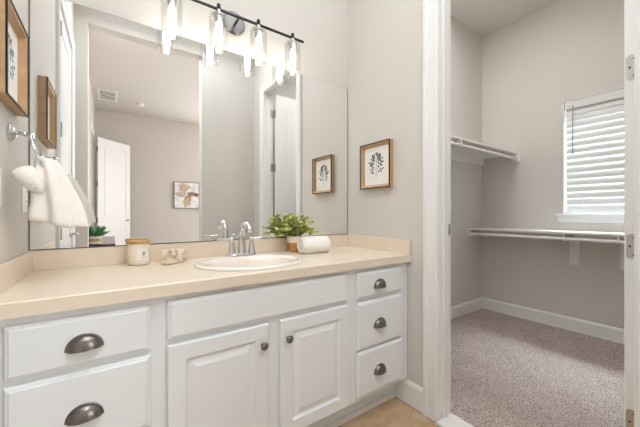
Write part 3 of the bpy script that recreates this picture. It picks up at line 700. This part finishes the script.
pl = thing('potted_plant', 'leafy green plant in a wood and cream pot behind the rolled towel', 'plant', (1.188, -0.084, CT))
bm = newbm(); lathe(bm, [(0.034, 0.0005), (0.038, 0.002), (0.048, 0.058), (0.046, 0.058), (0.044, 0.05), (0.0, 0.05)], 36); obj('pot', bm, 'potwood', pl, smooth=40)
bm = newbm(); lathe(bm, [(0.0488, 0.056), (0.0525, 0.092), (0.0505, 0.094), (0.0465, 0.058)], 36, cap0=False, cap1=False); obj('pot_band', bm, 'candle', pl, smooth=40)['label'] = 'cream upper band of the pot'
bm = newbm(); lathe(bm, [(0.048, 0.080), (0.030, 0.084), (0, 0.086)], 24); obj('soil', bm, 'soil', pl)
rng = random.Random(11); bs = newbm(); bf = newbm()
def leaf3(bm, p, d, L, w, mi, droop=0.3):
    d = d.normalized(); s = d.cross(Vector((0, 0, 1))); s = s.normalized() if s.length > 1e-3 else Vector((1, 0, 0)); s = (Matrix.Rotation(rng.uniform(-0.9, 0.9), 3, d) @ s); nrm = s.cross(d)
    mid = [p+d*L*t-nrm*droop*L*(t*t)*0.5 for t in (0, 0.3, 0.6, 0.85, 1.0)]
    wid = [0.0, 0.85, 1.0, 0.6, 0.0]
    L_ = [bm.verts.new(m+s*w*q+nrm*0.15*w*q) for m, q in zip(mid[1:-1], wid[1:-1])]; R_ = [bm.verts.new(m-s*w*q+nrm*0.15*w*q) for m, q in zip(mid[1:-1], wid[1:-1])]
    c = [bm.verts.new(m) for m in mid]
    f = [(c[0], c[1], L_[0]), (c[0], R_[0], c[1]), (c[1], c[2], L_[1], L_[0]), (c[1], R_[0], R_[1], c[2]), (c[2], c[3], L_[2], L_[1]), (c[2], R_[1], R_[2], c[3]), (c[3], c[4], L_[2]), (c[3], R_[2], c[4])]
    for q in f: bm.faces.new(q).material_index = mi
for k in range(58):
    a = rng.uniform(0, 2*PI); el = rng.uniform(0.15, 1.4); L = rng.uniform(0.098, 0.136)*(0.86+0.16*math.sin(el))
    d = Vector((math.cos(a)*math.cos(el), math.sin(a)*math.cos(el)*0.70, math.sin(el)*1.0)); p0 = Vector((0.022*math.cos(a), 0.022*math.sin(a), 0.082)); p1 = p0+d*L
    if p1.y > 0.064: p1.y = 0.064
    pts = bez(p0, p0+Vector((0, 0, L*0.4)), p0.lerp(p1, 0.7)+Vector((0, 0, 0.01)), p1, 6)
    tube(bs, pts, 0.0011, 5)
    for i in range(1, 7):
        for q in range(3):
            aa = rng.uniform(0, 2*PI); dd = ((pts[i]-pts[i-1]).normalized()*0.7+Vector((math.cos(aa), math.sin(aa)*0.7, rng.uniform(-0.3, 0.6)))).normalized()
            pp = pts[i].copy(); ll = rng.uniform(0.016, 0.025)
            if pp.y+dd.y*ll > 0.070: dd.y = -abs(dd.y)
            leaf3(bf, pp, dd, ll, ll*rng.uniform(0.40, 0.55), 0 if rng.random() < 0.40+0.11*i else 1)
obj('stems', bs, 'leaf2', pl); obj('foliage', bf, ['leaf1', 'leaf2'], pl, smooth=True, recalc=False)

rt = thing('rolled_towel', 'white hand towel rolled up beside the sink, before the plant', 'towel', (1.246, -0.198, CT), rad(-4))
bm = newbm(); n = 44; rows = []
Lr = 0.092
def rollring(x, s, sq=0.0):
    pts = []
    for i in range(n):
        t = 2*PI*i/n; r = s*(1+0.018*math.sin(3*t+x*30)); y = r*1.05*math.cos(t); z = r*math.sin(t)*0.97
        pts.append(Vector((x, y, max(0.0006, 0.0465+z))))
    return pts
for x, s in ((-Lr+0.006, 0.030), (-Lr, 0.038), (-Lr+0.004, 0.045), (-Lr+0.014, 0.0475), (-0.06, 0.0470), (-0.02, 0.0480), (0.03, 0.0472), (0.07, 0.0480), (Lr-0.012, 0.0470), (Lr-0.002, 0.043), (Lr, 0.036), (Lr-0.006, 0.030)):
    rows.append(rollring(x, s))
loft(bm, rows)
# spiral of the rolled layers on each end
for sx in (-1, 1):
    sp = [(sx*(Lr-0.004), (0.008+0.0055*t/(2*PI)*1.3)*math.cos(t), 0.0465+(0.008+0.0055*t/(2*PI)*1.3)*math.sin(t)*0.95) for t in [q*0.35 for q in range(58)]]
    tube(bm, sp, 0.0042, 8)
obj('roll', bm, 'towel', rt, smooth=70)
bm = newbm()   # loose outer edge of the cloth lying over the roll
rows = []
for x in (-Lr+0.012, -0.04, 0.03, Lr-0.014):
    a0 = [rad(-60+12*k) for k in range(18)]
    inner = [(0.049*1.05*math.cos(a), 0.0465+0.049*0.97*math.sin(a)) for a in a0]; outr = [(0.0525*1.05*math.cos(a), 0.0465+0.0525*0.97*math.sin(a)) for a in a0]
    rows.append([Vector((x+0.003*math.sin(i*0.8), -y, max(0.0008, z))) for i, (y, z) in enumerate(inner+outr[::-1])])
loft(bm, rows); obj('outer_flap', bm, 'towel', rt, smooth=70)

# ------------------------------------------------------------------ bedroom things seen in the mirror
cv = thing('canvas_art', 'square abstract canvas with gold bloom reflected in the mirror, on the bedroom wall', 'picture', (1.655, BF+0.001, 1.495))
bm = newbm(); box(bm, -0.255, 0.255, 0.0, 0.035, -0.285, 0.285, bev=0.003); obj('canvas', bm, 'canvas', cv)
bm = newbm()
for x0, x1, z0, z1 in ((-0.262, -0.2555, -0.292, 0.292), (0.2555, 0.262, -0.292, 0.292), (-0.262, 0.262, 0.2855, 0.292), (-0.262, 0.262, -0.292, -0.2855)): box(bm, x0, x1, 0.0, 0.040, z0, z1)
obj('frame', bm, 'gap', cv)
def blob(bm, x, z, rx, rz, mi, y=0.0362, n=22, sd=0):
    g = random.Random(sd); ph = g.uniform(0, 6)
    f = [bm.verts.new((x+rx*math.cos(2*PI*i/n)*(1+0.22*math.sin(5*2*PI*i/n+ph)+0.1*g.random()), y, z+rz*math.sin(2*PI*i/n)*(1+0.2*math.sin(3*2*PI*i/n+ph)))) for i in range(n)]
    bm.faces.new(f).material_index = mi
bm = newbm()
# room side faces +y, seen mirrored: picture right is world +x
blob(bm, -0.06, 0.17, 0.11, 0.10, 0, sd=1); blob(bm, -0.13, 0.02, 0.11, 0.06, 0, 0.0363, sd=2); blob(bm, 0.13, 0.03, 0.12, 0.045, 1, 0.0364, sd=3)
blob(bm, -0.04, 0.16, 0.05, 0.09, 2, 0.0365, sd=4); blob(bm, 0.0, -0.13, 0.075, 0.12, 0, 0.0363, sd=5); blob(bm, 0.03, -0.07, 0.06, 0.055, 1, 0.0366, sd=6)
blob(bm, 0.035, -0.075, 0.042, 0.040, 2, 0.0368, sd=7); blob(bm, -0.03, -0.18, 0.03, 0.09, 2, 0.0367, sd=8); blob(bm, 0.20, 0.0, 0.03, 0.025, 3, 0.0368, sd=9)
obj('painted_bloom', bm, ['pinkpaint', 'brownpaint', 'gold', 'gap'], cv)
vt = thing('ceiling_vent', 'white louvred air vent on the bedroom ceiling', 'vent', (0.215, -4.62, CEIL))
bm = newbm()
for a in ((-0.14, 0.14, -0.28, -0.24), (-0.14, 0.14, 0.24, 0.28), (-0.14, -0.105, -0.24, 0.24), (0.105, 0.14, -0.24, 0.24)): box(bm, *a, -0.006, -0.0005)
obj('vent_frame', bm, 'plastic', vt)
bm = newbm(); box(bm, -0.105, 0.105, -0.24, 0.24, -0.0015, -0.0006); obj('duct', bm, 'gap', vt)
bm = newbm()
for k in range(5): box(bm, -0.105, 0.105, -0.192+k*0.096-0.026, -0.192+k*0.096+0.026, -0.0045, -0.0025)
obj('louvres', bm, 'plastic', vt)
sd_ = thing('smoke_detector', 'round white smoke detector on the bedroom ceiling', 'smoke detector', (0.70, -4.78, CEIL))
bm = newbm(); lathe(bm, [(0.068, 0.0005), (0.068, 0.012), (0.060, 0.030), (0.045, 0.036), (0, 0.037)], 32, Matrix.Rotation(PI, 4, 'X')); obj('case', bm, 'plastic', sd_, smooth=True)
bm = newbm(); lathe(bm, [(0.012, 0.036), (0.012, 0.039), (0, 0.0395)], 16, Matrix.Rotation(PI, 4, 'X')); obj('test_button', bm, 'wand', sd_)

cs = thing('console_table', 'dark wood console table along the bedroom wall, seen in the mirror', 'table', (0.165, -3.05, 0))
bm = newbm(); box(bm, -0.14, 0.14, -0.65, 0.65, 0.71, 0.75, bev=0.004); obj('tabletop', bm, 'dark_wood', cs)
bm = newbm(); box(bm, -0.12, 0.12, -0.62, 0.62, 0.62, 0.71); obj('apron', bm, 'dark_wood', cs)
for sx in (-1, 1):
    for sy in (-1, 1):
        bm = newbm(); box(bm, sx*0.11-0.022, sx*0.11+0.022, sy*0.61-0.022, sy*0.61+0.022, 0.001, 0.62, bev=0.003); obj('leg', bm, 'dark_wood', cs)
su = thing('succulent', 'small green succulent in a white pot on the console table', 'plant', (0.115, -2.50, 0.75))
bm = newbm(); lathe(bm, [(0.050, 0.0006), (0.058, 0.006), (0.062, 0.085), (0.058, 0.088), (0.055, 0.075), (0, 0.075)], 32); obj('pot', bm, 'candle', su, smooth=40)
bm = newbm(); lathe(bm, [(0.0625, 0.030), (0.064, 0.060), (0.0625, 0.060), (0.0612, 0.030)], 32, cap0=False, cap1=False); obj('pot_band', bm, 'wood', su, smooth=40)
bm = newbm()
for k in range(46):
    a = rng.uniform(0, 2*PI); el = rng.uniform(0.35, 1.5); L = rng.uniform(0.10, 0.15)
    d = Vector((math.cos(a)*math.cos(el), math.sin(a)*math.cos(el), math.sin(el))); p = Vector((0.025*math.cos(a), 0.025*math.sin(a), 0.075))
    tube(bm, [p, p+d*L*0.4, p+d*L*0.8, p+d*L], [0.008, 0.012, 0.008, 0.001], 8)
obj('leaves', bm, 'succ', su, smooth=True)
